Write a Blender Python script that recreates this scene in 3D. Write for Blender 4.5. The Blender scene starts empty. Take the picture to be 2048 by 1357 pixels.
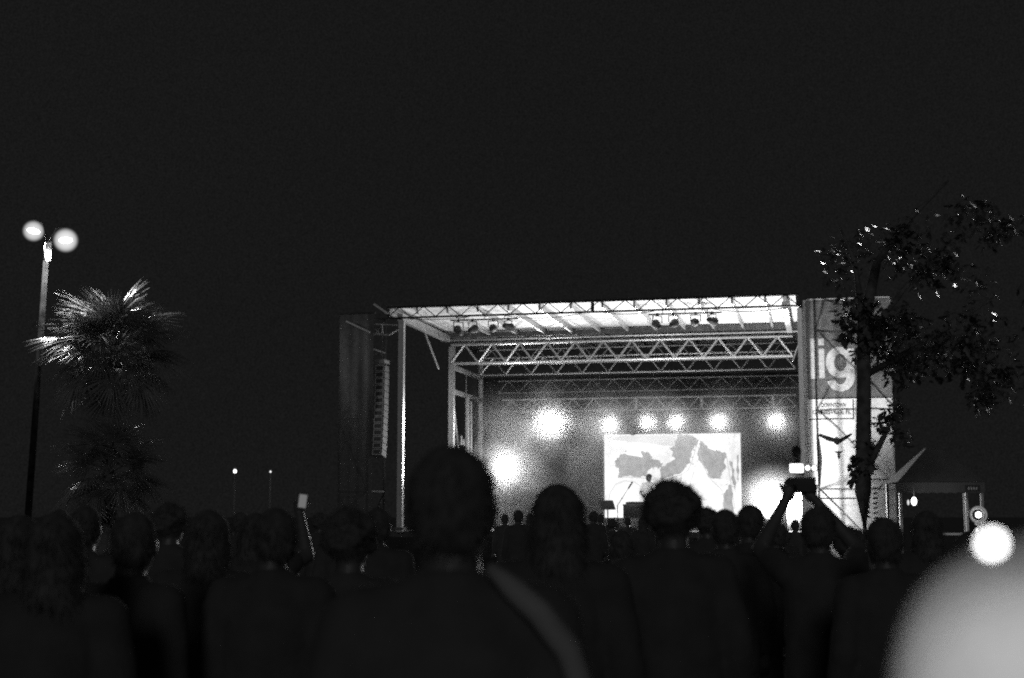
import bpy, bmesh, math, random
from mathutils import Vector, Matrix, noise
R = random.Random(7)
sc = bpy.context.scene
COL = sc.collection

# ------------------------------------------------------------------ camera, sky, fill sun, exposure
EYE = 1.65
FOC = 2844.4                                   # focal length in pixels of a 2048 px wide frame (50 mm on 36 mm)
PITCH = math.atan((1030 - 678.5) / FOC)
cam_d = bpy.data.cameras.new('camera'); cam = bpy.data.objects.new('camera', cam_d); COL.objects.link(cam)
cam.location = (0, 0, EYE); cam.rotation_euler = (math.pi / 2 + PITCH, 0, 0)
cam_d.sensor_width = 36; cam_d.lens = 50; cam_d.clip_start = 0.05; cam_d.clip_end = 2000
cam_d.dof.use_dof = True; cam_d.dof.focus_distance = 44; cam_d.dof.aperture_fstop = 3.2
sc.camera = cam
world = bpy.data.worlds.new('World'); sc.world = world; world.use_nodes = True
bg = world.node_tree.nodes['Background']
bg.inputs[0].default_value = (1, 1, 1, 1); NIGHT = 0.0086
wn = world.node_tree.nodes; wl = world.node_tree.links          # faint sky unevenness and a fine film-grain speckle painted in, the same all round
wt = wn.new('ShaderNodeTexCoord'); acc = None
for sc_, lo_, hi_ in ((2.5, .94, 1.06), (900, .62, 1.38)):
    wz = wn.new('ShaderNodeTexNoise'); wz.inputs['Scale'].default_value = sc_; wz.inputs['Detail'].default_value = 2
    wl.new(wt.outputs['Generated'], wz.inputs['Vector']); wr = wn.new('ShaderNodeMapRange')
    for k_, v_ in zip((1, 2, 3, 4), (.25, .75, lo_, hi_)): wr.inputs[k_].default_value = v_
    wl.new(wz.outputs['Fac'], wr.inputs[0])
    if acc is None: acc = wr.outputs[0]
    else:
        wm = wn.new('ShaderNodeMath'); wm.operation = 'MULTIPLY'; wl.new(acc, wm.inputs[0]); wl.new(wr.outputs[0], wm.inputs[1]); acc = wm.outputs[0]
wm = wn.new('ShaderNodeMath'); wm.operation = 'MULTIPLY'; wl.new(acc, wm.inputs[0]); wm.inputs[1].default_value = NIGHT; wl.new(wm.outputs[0], bg.inputs[1])
fill_sun_d = bpy.data.lights.new('fill_sun', 'SUN'); fill_sun = bpy.data.objects.new('fill_sun', fill_sun_d); COL.objects.link(fill_sun)
fill_sun_d.energy = 0.24; fill_sun_d.angle = math.radians(12)  # unseen low fill added from behind the camera to lift the crowd
fill_sun.rotation_euler = (math.radians(74), 0, math.radians(-4))
sc.view_settings.view_transform = 'Standard'; sc.view_settings.look = 'None'
sc.view_settings.exposure = 0; sc.view_settings.gamma = 1
sc.render.engine = 'CYCLES'
cy = sc.cycles
cy.use_denoising = False; cy.use_adaptive_sampling = False; cy.filter_width = 2.1
cy.max_bounces = 6; cy.diffuse_bounces = 3; cy.glossy_bounces = 2; cy.transmission_bounces = 4; cy.volume_bounces = 0
cy.transparent_max_bounces = 12
cy.volume_step_rate = 1.0; cy.volume_max_steps = 96
cy.caustics_reflective = False; cy.caustics_refractive = False
cy.sample_clamp_indirect = 3.0; cy.sample_clamp_direct = 0.0

def at(px, py, Y):
    a = (px - 1024) / FOC; b = (678.5 - py) / FOC
    c, s = math.cos(PITCH), math.sin(PITCH)
    d = Vector((a, c - b * s, s + b * c))
    return Vector((0, 0, EYE)) + d * (Y / d.y)

# ------------------------------------------------------------------ materials
MATS = {}
def mat(name, v, rough=.6, metal=0., var=.25, scale=6., bump=0., spec=.5):
    if name in MATS: return MATS[name]
    m = bpy.data.materials.new(name); m.use_nodes = True; nt = m.node_tree; N = nt.nodes; L = nt.links
    p = N['Principled BSDF']
    p.inputs['Roughness'].default_value = rough; p.inputs['Metallic'].default_value = metal
    p.inputs['Specular IOR Level'].default_value = spec
    tc = N.new('ShaderNodeTexCoord'); nz = N.new('ShaderNodeTexNoise')
    nz.inputs['Scale'].default_value = scale; nz.inputs['Detail'].default_value = 4
    L.new(tc.outputs['Object'], nz.inputs['Vector'])
    rp = N.new('ShaderNodeValToRGB')
    lo, hi = v * (1 - var), min(.95, v * (1 + var))
    rp.color_ramp.elements[0].position = .3; rp.color_ramp.elements[1].position = .7
    rp.color_ramp.elements[0].color = (lo, lo, lo, 1); rp.color_ramp.elements[1].color = (hi, hi, hi, 1)
    L.new(nz.outputs['Fac'], rp.inputs[0]); L.new(rp.outputs[0], p.inputs['Base Color'])
    if bump:
        b = N.new('ShaderNodeBump'); b.inputs['Strength'].default_value = bump; b.inputs['Distance'].default_value = .02
        nz2 = N.new('ShaderNodeTexNoise'); nz2.inputs['Scale'].default_value = scale * 5
        L.new(tc.outputs['Object'], nz2.inputs['Vector']); L.new(nz2.outputs['Fac'], b.inputs['Height'])
        L.new(b.outputs[0], p.inputs['Normal'])
    MATS[name] = m; return m
def emit_rough(name, lo, hi, scale):
    m = emit(name, 1.); nt = m.node_tree; N = nt.nodes; e = [q for q in N if q.type == 'EMISSION'][0]
    tc = N.new('ShaderNodeTexCoord'); nz = N.new('ShaderNodeTexNoise'); nz.inputs['Scale'].default_value = scale; nz.inputs['Detail'].default_value = 8; nz.inputs['Roughness'].default_value = .7
    mr = N.new('ShaderNodeMapRange'); mr.inputs[1].default_value = .38; mr.inputs[2].default_value = .62; mr.inputs[3].default_value = lo; mr.inputs[4].default_value = hi
    nt.links.new(tc.outputs['Object'], nz.inputs['Vector']); nt.links.new(nz.outputs['Fac'], mr.inputs[0]); nt.links.new(mr.outputs[0], e.inputs[1]); return m
def emit(name, s):
    if name in MATS: return MATS[name]
    m = bpy.data.materials.new(name); m.use_nodes = True; N = m.node_tree.nodes
    N.remove(N['Principled BSDF']); e = N.new('ShaderNodeEmission')
    e.inputs[0].default_value = (1, 1, 1, 1); e.inputs[1].default_value = s
    m.node_tree.links.new(e.outputs[0], N['Material Output'].inputs[0]); MATS[name] = m; return m
def quiet(m): m.cycles.emission_sampling = 'NONE'; return m
def cloth(name, v, trans, scale=9.):
    """thin woven cloth: part of the light is reflected, part comes through"""
    if name in MATS: return MATS[name]
    m = bpy.data.materials.new(name); m.use_nodes = True; nt = m.node_tree; N = nt.nodes; L = nt.links
    N.remove(N['Principled BSDF'])
    tc = N.new('ShaderNodeTexCoord'); nz = N.new('ShaderNodeTexNoise'); nz.inputs['Scale'].default_value = scale
    nz.inputs['Detail'].default_value = 5; L.new(tc.outputs['Object'], nz.inputs['Vector'])
    rp = N.new('ShaderNodeValToRGB')
    rp.color_ramp.elements[0].position = .3; rp.color_ramp.elements[1].position = .7
    lo, hi = v * .85, min(.9, v * 1.1)
    rp.color_ramp.elements[0].color = (lo, lo, lo, 1); rp.color_ramp.elements[1].color = (hi, hi, hi, 1)
    L.new(nz.outputs['Fac'], rp.inputs[0])
    d = N.new('ShaderNodeBsdfDiffuse'); t = N.new('ShaderNodeBsdfTranslucent'); mx = N.new('ShaderNodeMixShader')
    L.new(rp.outputs[0], d.inputs[0]); L.new(rp.outputs[0], t.inputs[0]); mx.inputs[0].default_value = trans
    L.new(d.outputs[0], mx.inputs[1]); L.new(t.outputs[0], mx.inputs[2])
    L.new(mx.outputs[0], N['Material Output'].inputs[0]); MATS[name] = m; return m

ALU = mat('aluminium', .55, .35, .55, .12, 8)
ALUD = mat('dull_aluminium', .34, .5, .3, .2, 8)
DARK = mat('black_metal', .03, .5, .2, .3, 10)
STEEL = mat('dark_steel', .10, .5, .3, .3, 6)
RUBBER = mat('black_rubber', .02, .7)
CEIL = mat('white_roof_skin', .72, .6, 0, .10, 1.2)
WHITE = mat('white_paint', .75, .5, 0, .08, 4)
LEAFM = mat('leaf', .11, .32, 0, .4, 3, 0, .5)
PALMM = mat('palm_leaf', .13, .26, 0, .35, 4, 0, .6)
BARK = mat('bark', .09, .85, 0, .45, 9, .6)
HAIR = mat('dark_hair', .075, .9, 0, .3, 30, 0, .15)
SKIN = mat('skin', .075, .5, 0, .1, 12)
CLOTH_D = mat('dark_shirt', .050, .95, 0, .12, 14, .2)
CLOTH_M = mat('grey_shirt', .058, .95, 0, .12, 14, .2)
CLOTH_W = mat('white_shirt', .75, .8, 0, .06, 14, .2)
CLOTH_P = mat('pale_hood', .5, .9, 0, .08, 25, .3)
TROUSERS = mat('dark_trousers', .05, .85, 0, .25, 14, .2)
LENS = emit('lit_lens', 4); LENSBIG = emit('lit_blinder_lens', 5)
for _m in (LENS, LENSBIG): _m.cycles.emission_sampling = 'NONE'

# ------------------------------------------------------------------ mesh helpers
class MB:
    def __init__(s): s.v = []; s.f = []
    def add(s, vs, fs):
        o = len(s.v); s.v += [Vector(p) for p in vs]; s.f += [tuple(i + o for i in f) for f in fs]; return s
    def box(s, c, d, rot=None):
        c = Vector(c); h = [x / 2 for x in d]
        vs = [Vector((sx * h[0], sy * h[1], sz * h[2])) for sx in (-1, 1) for sy in (-1, 1) for sz in (-1, 1)]
        if rot is not None: vs = [rot @ p for p in vs]
        return s.add([c + p for p in vs], [(0, 1, 3, 2), (4, 6, 7, 5), (0, 4, 5, 1), (2, 3, 7, 6), (0, 2, 6, 4), (1, 5, 7, 3)])
    def tube(s, a, b, r, r2=None, n=8):
        a, b = Vector(a), Vector(b); r2 = r if r2 is None else r2
        q = (b - a).to_track_quat('Z', 'Y'); vs = []
        for p, rr in ((a, r), (b, r2)):
            for i in range(n):
                t = 2 * math.pi * i / n; vs.append(p + q @ Vector((rr * math.cos(t), rr * math.sin(t), 0)))
        fs = [(i, (i + 1) % n, n + (i + 1) % n, n + i) for i in range(n)]
        return s.add(vs, fs + [tuple(range(n - 1, -1, -1)), tuple(range(n, 2 * n))])
    def path(s, pts, rs, n=8):
        pts = [Vector(p) for p in pts]; vs = []; fs = []
        for k, p in enumerate(pts):
            d = (pts[min(k + 1, len(pts) - 1)] - pts[max(k - 1, 0)]).normalized(); q = d.to_track_quat('Z', 'Y')
            for i in range(n):
                t = 2 * math.pi * i / n; vs.append(p + q @ Vector((rs[k] * math.cos(t), rs[k] * math.sin(t), 0)))
        for k in range(len(pts) - 1):
            for i in range(n): fs.append((k * n + i, k * n + (i + 1) % n, (k + 1) * n + (i + 1) % n, (k + 1) * n + i))
        fs += [tuple(range(n - 1, -1, -1)), tuple(range((len(pts) - 1) * n, len(pts) * n))]
        return s.add(vs, fs)
    def lathe(s, prof, c=(0, 0, 0), axis=(0, 0, 1), n=20):
        """prof: (radius, height) along axis"""
        q = Vector(axis).to_track_quat('Z', 'Y'); c = Vector(c); vs = []; fs = []
        for r, h in prof:
            for i in range(n):
                t = 2 * math.pi * i / n; vs.append(c + q @ Vector((r * math.cos(t), r * math.sin(t), h)))
        for k in range(len(prof) - 1):
            for i in range(n): fs.append((k * n + i, k * n + (i + 1) % n, (k + 1) * n + (i + 1) % n, (k + 1) * n + i))
        fs += [tuple(range(n - 1, -1, -1)), tuple(range((len(prof) - 1) * n, len(prof) * n))]
        return s.add(vs, fs)
    def ball(s, c, r, n=14, m=9):
        c = Vector(c); r = Vector(r) if hasattr(r, '__len__') else Vector((r, r, r)); vs = []; fs = []
        for j in range(1, m):
            p = math.pi * j / m
            for i in range(n):
                t = 2 * math.pi * i / n
                vs.append(c + Vector((r.x * math.sin(p) * math.cos(t), r.y * math.sin(p) * math.sin(t), r.z * math.cos(p))))
        for j in range(m - 2):
            for i in range(n): fs.append((j * n + i, (j + 1) * n + i, (j + 1) * n + (i + 1) % n, j * n + (i + 1) % n))
        a = len(vs); vs += [c + Vector((0, 0, r.z)), c - Vector((0, 0, r.z))]
        for i in range(n):
            fs.append((a, i, (i + 1) % n)); fs.append((a + 1, (m - 2) * n + (i + 1) % n, (m - 2) * n + i))
        return s.add(vs, fs)
    def mesh(s, name, smooth=False):
        me = bpy.data.meshes.new(name); me.from_pydata([tuple(p) for p in s.v], [], s.f); me.update()
        if smooth: me.polygons.foreach_set('use_smooth', [True] * len(me.polygons))
        return me
    def build(s, name, m, parent=None, smooth=False):
        return link(name, s.mesh(name, smooth), m, parent)
def link(name, me, m=None, parent=None):
    o = bpy.data.objects.new(name, me); COL.objects.link(o)
    if m is not None and not me.materials: me.materials.append(m)
    if parent is not None: o.parent = parent
    return o
def empty(name, loc=(0, 0, 0), rz=0, parent=None):
    o = bpy.data.objects.new(name, None); COL.objects.link(o); o.location = loc; o.rotation_euler = (0, 0, rz)
    o.empty_display_size = .2
    if parent: o.parent = parent
    return o
def tag(o, label=None, cat=None, group=None, kind=None):
    if label: o['label'] = label
    if cat: o['category'] = cat
    if group: o['group'] = group
    if kind: o['kind'] = kind
    return o
def lamp(parent, loc, power, radius=.06, spot=None, aim=None, name='lamp_light', blend=.5):
    d = bpy.data.lights.new(name, 'SPOT' if spot else 'POINT'); d.energy = power; d.shadow_soft_size = radius
    o = bpy.data.objects.new(name, d); COL.objects.link(o); o.parent = parent; o.location = loc
    if spot:
        d.spot_size = spot; d.spot_blend = blend
        o.rotation_euler = Vector(aim).to_track_quat('-Z', 'Y').to_euler()
    return o
def text_mesh(body, size, weight=0.0, spacing=1.0):
    cu = bpy.data.curves.new('print', 'FONT'); cu.body = body; cu.size = size; cu.offset = weight
    cu.space_character = spacing; cu.resolution_u = 6
    o = bpy.data.objects.new('print', cu); COL.objects.link(o)
    me = bpy.data.meshes.new_from_object(o.evaluated_get(bpy.context.evaluated_depsgraph_get()))
    bpy.data.objects.remove(o); return me

# ------------------------------------------------------------------ ground
g = MB(); n = 24
for i in range(n + 1):
    for j in range(n + 1): g.v.append(Vector((-600 + 1200 * i / n, -300 + 1200 * j / n, 0)))
for i in range(n):
    for j in range(n): g.f.append((i * (n + 1) + j, (i + 1) * (n + 1) + j, (i + 1) * (n + 1) + j + 1, i * (n + 1) + j + 1))
tag(g.build('ground', mat('paving', .09, .85, 0, .3, .8, .4)), kind='structure')

# ------------------------------------------------------------------ stage frame: u across, v deep, w up
YAW, X0, Y0, W = .217, -3.552, 40.02, 11.47
def SU(u, v, w):
    c, s = math.cos(YAW), math.sin(YAW); return Vector((X0 + u * c + v * s, Y0 - u * s + v * c, w))
stage = empty('outdoor_stage', (X0, Y0, 0), -YAW)
tag(stage, 'covered concert stage with white lit ceiling and aluminium trusses', 'stage')
UL, UR, VA, VB = .42, 11.05, 5.5, 9.5
# deck and skirt
MB().box((5.75, 6.1, 1.12), (11.6, 11.8, .16)).build('deck', mat('stage_deck', .05, .7, 0, .3, 3), stage)
sk = MB()
for i in range(58):
    u0 = -.02 + i * .2; a, b = (.0, .05) if i % 2 else (.05, .0)
    sk.add([(u0, .16 + a, 0.01), (u0 + .2, .16 + b, 0.01), (u0 + .2, .16 + b, 1.03), (u0, .16 + a, 1.03)], [(0, 1, 2, 3)])
sk.build('skirt', mat('black_drape', .02, .95), stage)
# roof: each ceiling panel and rafter a piece
NB = 13; bw = W / NB
for i in range(NB):
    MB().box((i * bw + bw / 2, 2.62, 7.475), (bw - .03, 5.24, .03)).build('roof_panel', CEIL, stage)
    MB().box((i * bw + bw / 2, 7.9, 7.455), (bw - .03, 5.2, .03)).build('roof_panel', mat('dim_roof_skin', .10, .8, 0, .15, 2), stage)  # rear bay's dimness put into a darker panel colour
for i in range(NB + 1):
    MB().box((min(max(i * bw, .05), W - .05), 2.62, 7.375), (.06, 5.2, .15)).build('rafter', ALU, stage)
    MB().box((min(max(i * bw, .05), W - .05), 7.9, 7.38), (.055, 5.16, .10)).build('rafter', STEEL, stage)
MB().box((W / 2, 5.2, 7.535), (W + .02, 10.5, .04)).build('roof_cover', mat('dark_canvas', .08, .9), stage)
MB().box((W / 2, 5.27, 7.33), (W, .05, .15)).build('cross_beam', STEEL, stage)
for u in (UL - .05, W - UL + .05):
    MB().box((u, 2.65, 7.22), (.16, 5.2, .20)).build('eave_beam', ALU, stage)
def truss(name, p0, p1, w0, w1, bays, rc, rb, m, v, mt=None, posts=()):
    """flat truss between u=p0..p1 at depth v, chords at heights w0 (bottom) and w1 (top)"""
    t = empty(name, (0, v, 0), 0, stage)
    for w in (w0, w1):
        MB().tube((p0, 0, w), (p1, 0, w), rc).build('chord', mt or m, t)
    d = (p1 - p0) / bays; up = True
    for i in range(bays * 2):
        a = p0 + d / 2 * i; b = a + d / 2
        q = (w0, w1) if i % 2 == 0 else (w1, w0)
        MB().tube((a, .012 * (i % 2), q[0] + (.01 if q[0] == w0 else -.01)), (b, .012 * (i % 2), q[1] + (.01 if q[1] == w0 else -.01)), rb, n=6).build('brace', m, t)
    for u in posts:
        MB().box((u, .05, (w0 + w1) / 2), (.09, .06, w1 - w0)).build('truss_joint', m, t)
    return t
truss('front_truss', 0.0, W, 7.19, 7.50, 16, .030, .016, DARK, 0, DARK, (.02, 5.9, W - .02))
ta = truss('main_truss', UL, W - .3, 6.45, 7.06, 12, .042, .034, ALU, VA)
MB().tube((0.1, -.05, 7.20), (W, -.05, 7.20), .035).build('chord', ALU, ta)
truss('main_truss', UL, W - .3, 6.46, 7.05, 12, .035, .028, ALU, VB)
truss('main_truss', .9, W - .3, 6.60, 7.08, 13, .022, .018, ALUD, 7.4)
truss('rear_truss', .8, W - .2, 5.92, 6.34, 14, .026, .018, ALUD, 10.6)
DIM = mat('dim_aluminium', .42, .6, .2, .2, 8)  # lighting truss toned darker to read as dimly lit
lt = truss('lighting_truss', 1.2, W - .3, 5.17, 5.58, 14, .028, .018, DIM, 9.42, DIM, (3.2, 5.85, 8.05, 10.4))
for u in (2.2, 4.6, 7.0, 9.4):
    MB().tube((u, .03, 5.58), (u, .05, 6.43), .012, n=6).build('hanger', STEEL, lt)
for a_, b_, dz in ((1.4, 3.1, .30), (3.1, 5.9, .22), (5.9, 7.0, .35), (7.0, 9.2, .25), (9.2, 11.0, .30)):
    MB().path([(a_ + (b_ - a_) * k / 8, -.04, 5.16 - dz * (1 - (k / 4 - 1) ** 2)) for k in range(9)], [.011] * 9, 5).build('cable', RUBBER, lt)
fc = [c_ for c_ in stage.children if c_.name.startswith('front_truss')][0]
for a_, b_, dz in ((.6, 2.4, .05), (3.4, 5.6, .10), (6.2, 7.6, .06), (9.2, 11.2, .09)):
    MB().path([(a_ + (b_ - a_) * k / 8, .06, 7.17 - dz * (1 - (k / 4 - 1) ** 2)) for k in range(9)], [.012] * 9, 5).build('cable', RUBBER, fc)
# columns and side frames
for k, (uo, sgn) in enumerate(((UL, 1), (W + .03, -1))):
    MB().box((uo, .08, 4.15), (.155, .155, 5.95)).build('front_column', ALU, stage)
    MB().box((uo, .08, 1.27), (.30, .30, .06)).build('base_plate', STEEL, stage)
    sf = empty('side_frame', (uo, 0, 0), 0, stage)
    for v, ww in ((VA, .17), (VB, .14)):
        MB().box((0, v + .12 * (v == VA) + .1 * (v == VB), 4.1), (ww, ww, 5.8)).build('column', ALU, sf)
    for z, th in ((6.36, .13), (5.58, .13), (3.3, .10)):
        MB().box((sgn * .02, (VA + VB) / 2 + .1, z), (.10, VB - VA - .2, th)).build('side_beam', ALU, sf)
    MB().tube((sgn * .1, 7.1, 5.6), (sgn * .1, 7.1, 6.4), .014, n=6).build('tie_rod', ALUD, sf)
    MB().tube((sgn * .12, 7.2, 5.5), (sgn * .12, 7.2, 1.2), .07).build('mast', ALU, sf)
    MB().tube((sgn * .16, 7.55, 5.4), (sgn * .16, 7.55, 1.2), .035).build('mast', ALU, sf)
    for (va, wa, vb, wb) in ((5.75, 5.0, 6.8, 2.6), (8.7, 4.1, 7.6, 2.6), (9.3, 4.9, 8.1, 2.2), (5.75, 3.2, 7.0, 1.3)):
        MB().tube((sgn * .05, va, wa), (sgn * .05, vb, wb), .028).build('brace', ALU, sf)
    MB().box((sgn * .05, 6.3, 4.05), (.22, .2, .3)).box((sgn * .05, 6.75, 4.0), (.14, .2, .2)).build('clamp_block', DARK, sf)
    MB().tube((uo - sgn * .15, 3.0, 7.12), (uo + sgn * .28, 3.0, 6.03), .028).build('strut', ALU, stage)
# rear black cloth
bd = MB(); nu = 140
for i in range(nu + 1):
    u = -.3 + 12.3 * i / nu; dv = .05 * math.sin(i * 1.1) + .03 * math.sin(i * .37)
    bd.v += [Vector((u, 12.0 + dv, 1.2)), Vector((u, 12.0 + dv, 6.6))]
for i in range(nu): bd.f.append((2 * i, 2 * i + 2, 2 * i + 3, 2 * i + 1))
back = bd.build('backdrop_curtain', mat('grey_drape', .006, .95, 0, .2, 2), None, True)
back.location = stage.location; back.rotation_euler = stage.rotation_euler
tag(back, 'dark pleated cloth hung across the rear of the stage', 'curtain')

# ------------------------------------------------------------------ stage smoke
sm = MB().box((5.9, 7.1, 3.85), (10.9, 9.4, 5.2))
smo = sm.build('stage_smoke', None, None); smo.location = stage.location; smo.rotation_euler = stage.rotation_euler
tag(smo, 'pale smoke drifting around the lamps at the back of the stage', 'smoke', kind='stuff')
m = bpy.data.materials.new('smoke'); m.use_nodes = True; nt = m.node_tree; N = nt.nodes; L = nt.links
N.remove(N['Principled BSDF']); vs = N.new('ShaderNodeVolumeScatter'); vs.inputs['Color'].default_value = (.95, .95, .95, 1)
tc = N.new('ShaderNodeTexCoord'); nz = N.new('ShaderNodeTexNoise'); nz.inputs['Scale'].default_value = .7
nz.inputs['Detail'].default_value = 2.5; nz.inputs['Roughness'].default_value = .55
L.new(tc.outputs['Object'], nz.inputs['Vector'])
mr = N.new('ShaderNodeMapRange'); mr.inputs[1].default_value = .38; mr.inputs[2].default_value = .64
mr.inputs[3].default_value = .018; mr.inputs[4].default_value = .16
L.new(nz.outputs['Fac'], mr.inputs[0])
sx = N.new('ShaderNodeSeparateXYZ'); L.new(tc.outputs['Object'], sx.inputs[0])
def ramp(sock, a, b):
    r = N.new('ShaderNodeMapRange'); r.interpolation_type = 'SMOOTHSTEP'
    r.inputs[1].default_value = a; r.inputs[2].default_value = b; r.inputs[3].default_value = 0; r.inputs[4].default_value = 1
    L.new(sock, r.inputs[0]); return r.outputs[0]
def mul(a, b):
    q = N.new('ShaderNodeMath'); q.operation = 'MULTIPLY'; L.new(a, q.inputs[0]); L.new(b, q.inputs[1]); return q.outputs[0]
def near(p, r0, amt, line=False):
    sub = N.new('ShaderNodeVectorMath'); sub.operation = 'SUBTRACT'; L.new(tc.outputs['Object'], sub.inputs[0]); sub.inputs[1].default_value = p
    sc_ = N.new('ShaderNodeVectorMath'); sc_.operation = 'MULTIPLY'; L.new(sub.outputs[0], sc_.inputs[0]); sc_.inputs[1].default_value = (0, 1, 1) if line else (1, 1, 1)
    ln = N.new('ShaderNodeVectorMath'); ln.operation = 'LENGTH'; L.new(sc_.outputs[0], ln.inputs[0])
    q = N.new('ShaderNodeMath'); q.operation = 'MULTIPLY'; L.new(ramp(ln.outputs['Value'], r0, 0), q.inputs[0]); q.inputs[1].default_value = amt; return q.outputs[0]
def plus(a, b):
    q = N.new('ShaderNodeMath'); q.operation = 'ADD'; L.new(a, q.inputs[0]); L.new(b, q.inputs[1]); return q.outputs[0]
halo_puffs = plus(plus(near((0, 9.0, 4.7), .85, .36, True), near((2.97, 9.0, 4.76), 1.3, .25)), near((1.53, 8.7, 3.2), 1.4, .25))  # smoke density added round the lamps to build their halos
halo_puffs = plus(halo_puffs, near((10.5, 3.9, 1.85), 1.45, .16))
d = mul(plus(mul(mr.outputs[0], ramp(sx.outputs[1], 5.2, 7.6)), halo_puffs), mul(ramp(sx.outputs[2], 6.45, 4.6), ramp(sx.outputs[0], .45, 1.6)))
L.new(d, vs.inputs['Density']); L.new(vs.outputs[0], N['Material Output'].inputs['Volume'])
m.cycles.volume_sampling = 'EQUIANGULAR'; smo.data.materials.append(m)

# ------------------------------------------------------------------ stage lamps
def stage_point(u, v, w): return SU(u, v, w)
def fixture(name, loc, label, group, r=.13, lit=None, lens=None, hang=.35, power=0, cat='stage lamp', tilt=-.05, yaw=-YAW, beam=80):
    """round lamp: housing, front ring, yoke, clamp, lens; looks along local -Y"""
    o = empty(name, loc, yaw)
    ax = Vector((0, -1, tilt)).normalized()
    MB().lathe([(r * .45, -.34), (r * .62, -.30), (r * .70, -.22), (r * 1.02, -.06), (r * 1.06, 0.0), (r * .96, .004)], (0, 0, 0), ax).build('housing', RUBBER, o, True)
    MB().lathe([(r * .97, .006), (r * .97, .02), (.001, .026)], (0, 0, 0), ax).build('lens', lens or DARK, o, True)
    MB().tube((-r * 1.2, .14, 0), (-r * 1.2, .14, hang * .7), .014, n=6).tube((r * 1.2, .14, 0), (r * 1.2, .14, hang * .7), .014, n=6)\
        .tube((-r * 1.2, .14, hang * .7), (r * 1.2, .14, hang * .7), .014, n=6).build('yoke', DARK, o)
    MB().box((0, .14, hang * .85), (.06, .06, hang * .34)).build('clamp', DARK, o)
    if power:
        aim = (Vector((0, 0, EYE)) - Vector(loc)); aim.rotate(Matrix.Rotation(-yaw, 3, 'Z'))
        lamp(o, ax * .05, power, r * .5, math.radians(beam), aim, blend=.8)
    return tag(o, label, cat, group)
GL = 'lamps on the rear lighting truss'
for (u, w, r, P, lens, lab) in (
        (2.97, 4.76, .22, 2000, LENSBIG, 'big glaring round lamp hung left of the projection screen'),
        (4.98, 4.66, .14, 1300, LENS, 'lit lamp hung above the upper left screen corner'),
        (6.26, 4.72, .14, 1250, LENS, 'second lit lamp from the left above the screen'),
        (7.20, 4.72, .14, 1250, LENS, 'third lit lamp from the left above the screen'),
        (8.62, 4.70, .14, 1250, LENS, 'lit lamp above the right half of the screen'),
        (10.51, 4.72, .14, 1350, LENS, 'lit lamp hung alone to the right of the screen')):
    fixture('stage_lamp', SU(u, 9.3, w), lab, GL, r, True, lens, .40, P, beam=110 if r > .2 else 56)
for u, w, lab in ((5.75, 4.46, 'unlit dark lamp hanging over the left part of the screen top'), (7.95, 4.50, 'unlit dark lamp hanging over the middle of the screen top'), (4.45, 4.42, 'small unlit lamp hanging just left of the screen')):
    fixture('stage_lamp', SU(u, 9.3, w), lab, 'unlit lamps on the rear lighting truss', .15, hang=.68)
# lamp bars below the front truss
for bi, (ua, ub, side) in enumerate(((1.55, 3.55, 'left'), (7.3, 9.35, 'right'))):
    b = empty('lamp_bar', SU(0, 1.2, 0), -YAW)
    MB().tube((ua, 0, 7.24), (ub, 0, 7.24), .024).build('pipe', DARK, b)
    for u in (ua + .4, (ua + ub) / 2, ub - .4): MB().tube((u, 0, 7.24), (u, .05, 7.34), .012, n=6).build('hanger', DARK, b)
    tag(b, f'thin black pipe carrying four dark lamps, {side} half of the ceiling', 'lamp bar', 'lamp bars under the ceiling')
    for k in range(4):
        u = ua + .2 + k * (ub - ua - .4) / 3
        fixture('hanging_lamp', SU(u, 1.2, 6.98), ('leftmost', 'second', 'third', 'rightmost')[k] + f' dark lamp on the {side} bar under the bright ceiling',
                'dark lamps under the ceiling', .115, hang=.27, tilt=.5 - .2 * k, yaw=math.pi - YAW + (.5, -.3, .25, -.5)[k])
# tall lamp at the left rear, on a stand
o = empty('stand_lamp', SU(1.53, 9.0, 1.2), -YAW)
MB().lathe([(.14, -.3), (.2, -.26), (.30, -.05), (.31, 0)], (0, 0, 2.0), (0, -1, 0)).build('housing', DARK, o, True)
MB().lathe([(.29, .006), (.29, .02), (.001, .03)], (0, 0, 2.0), (0, -1, 0)).build('lens', LENSBIG, o, True)
MB().tube((0, .15, 0), (0, .15, 1.75), .03).build('pole', STEEL, o)
for k in range(3):
    a = k * 2.094 + .5; MB().tube((0, .15, .35), (.45 * math.cos(a), .15 + .45 * math.sin(a), .01), .016, n=6).build('leg', STEEL, o)
lamp(o, (0, -.08, 2.0), 1300, .14, math.radians(150), (0, -1, .0), blend=.8)
tag(o, 'large glaring lamp on a stand beside the left tall silhouetted head', 'stage lamp')
# floor lamp at the right
o = empty('floor_lamp', SU(10.50, 4.2, 1.2), -YAW)
MB().lathe([(.16, -.3), (.22, -.26), (.32, -.05), (.33, 0)], (0, 0, .60), (0, -1, .25)).build('housing', DARK, o, True)
MB().lathe([(.31, .006), (.31, .02), (.001, .03)], (0, 0, .60), (0, -1, .25)).build('lens', LENSBIG, o, True)
MB().box((0, .12, .03), (.7, .4, .06)).tube((-.36, .12, .03), (-.36, .12, .6), .02).tube((.36, .12, .03), (.36, .12, .6), .02).build('base', DARK, o)
lamp(o, (0, -.10, .66), 3000, .18, math.radians(150), (.05, -.75, .75), blend=.5)
tag(o, 'glaring floor lamp low at the right side of the stage', 'stage lamp')
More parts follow.
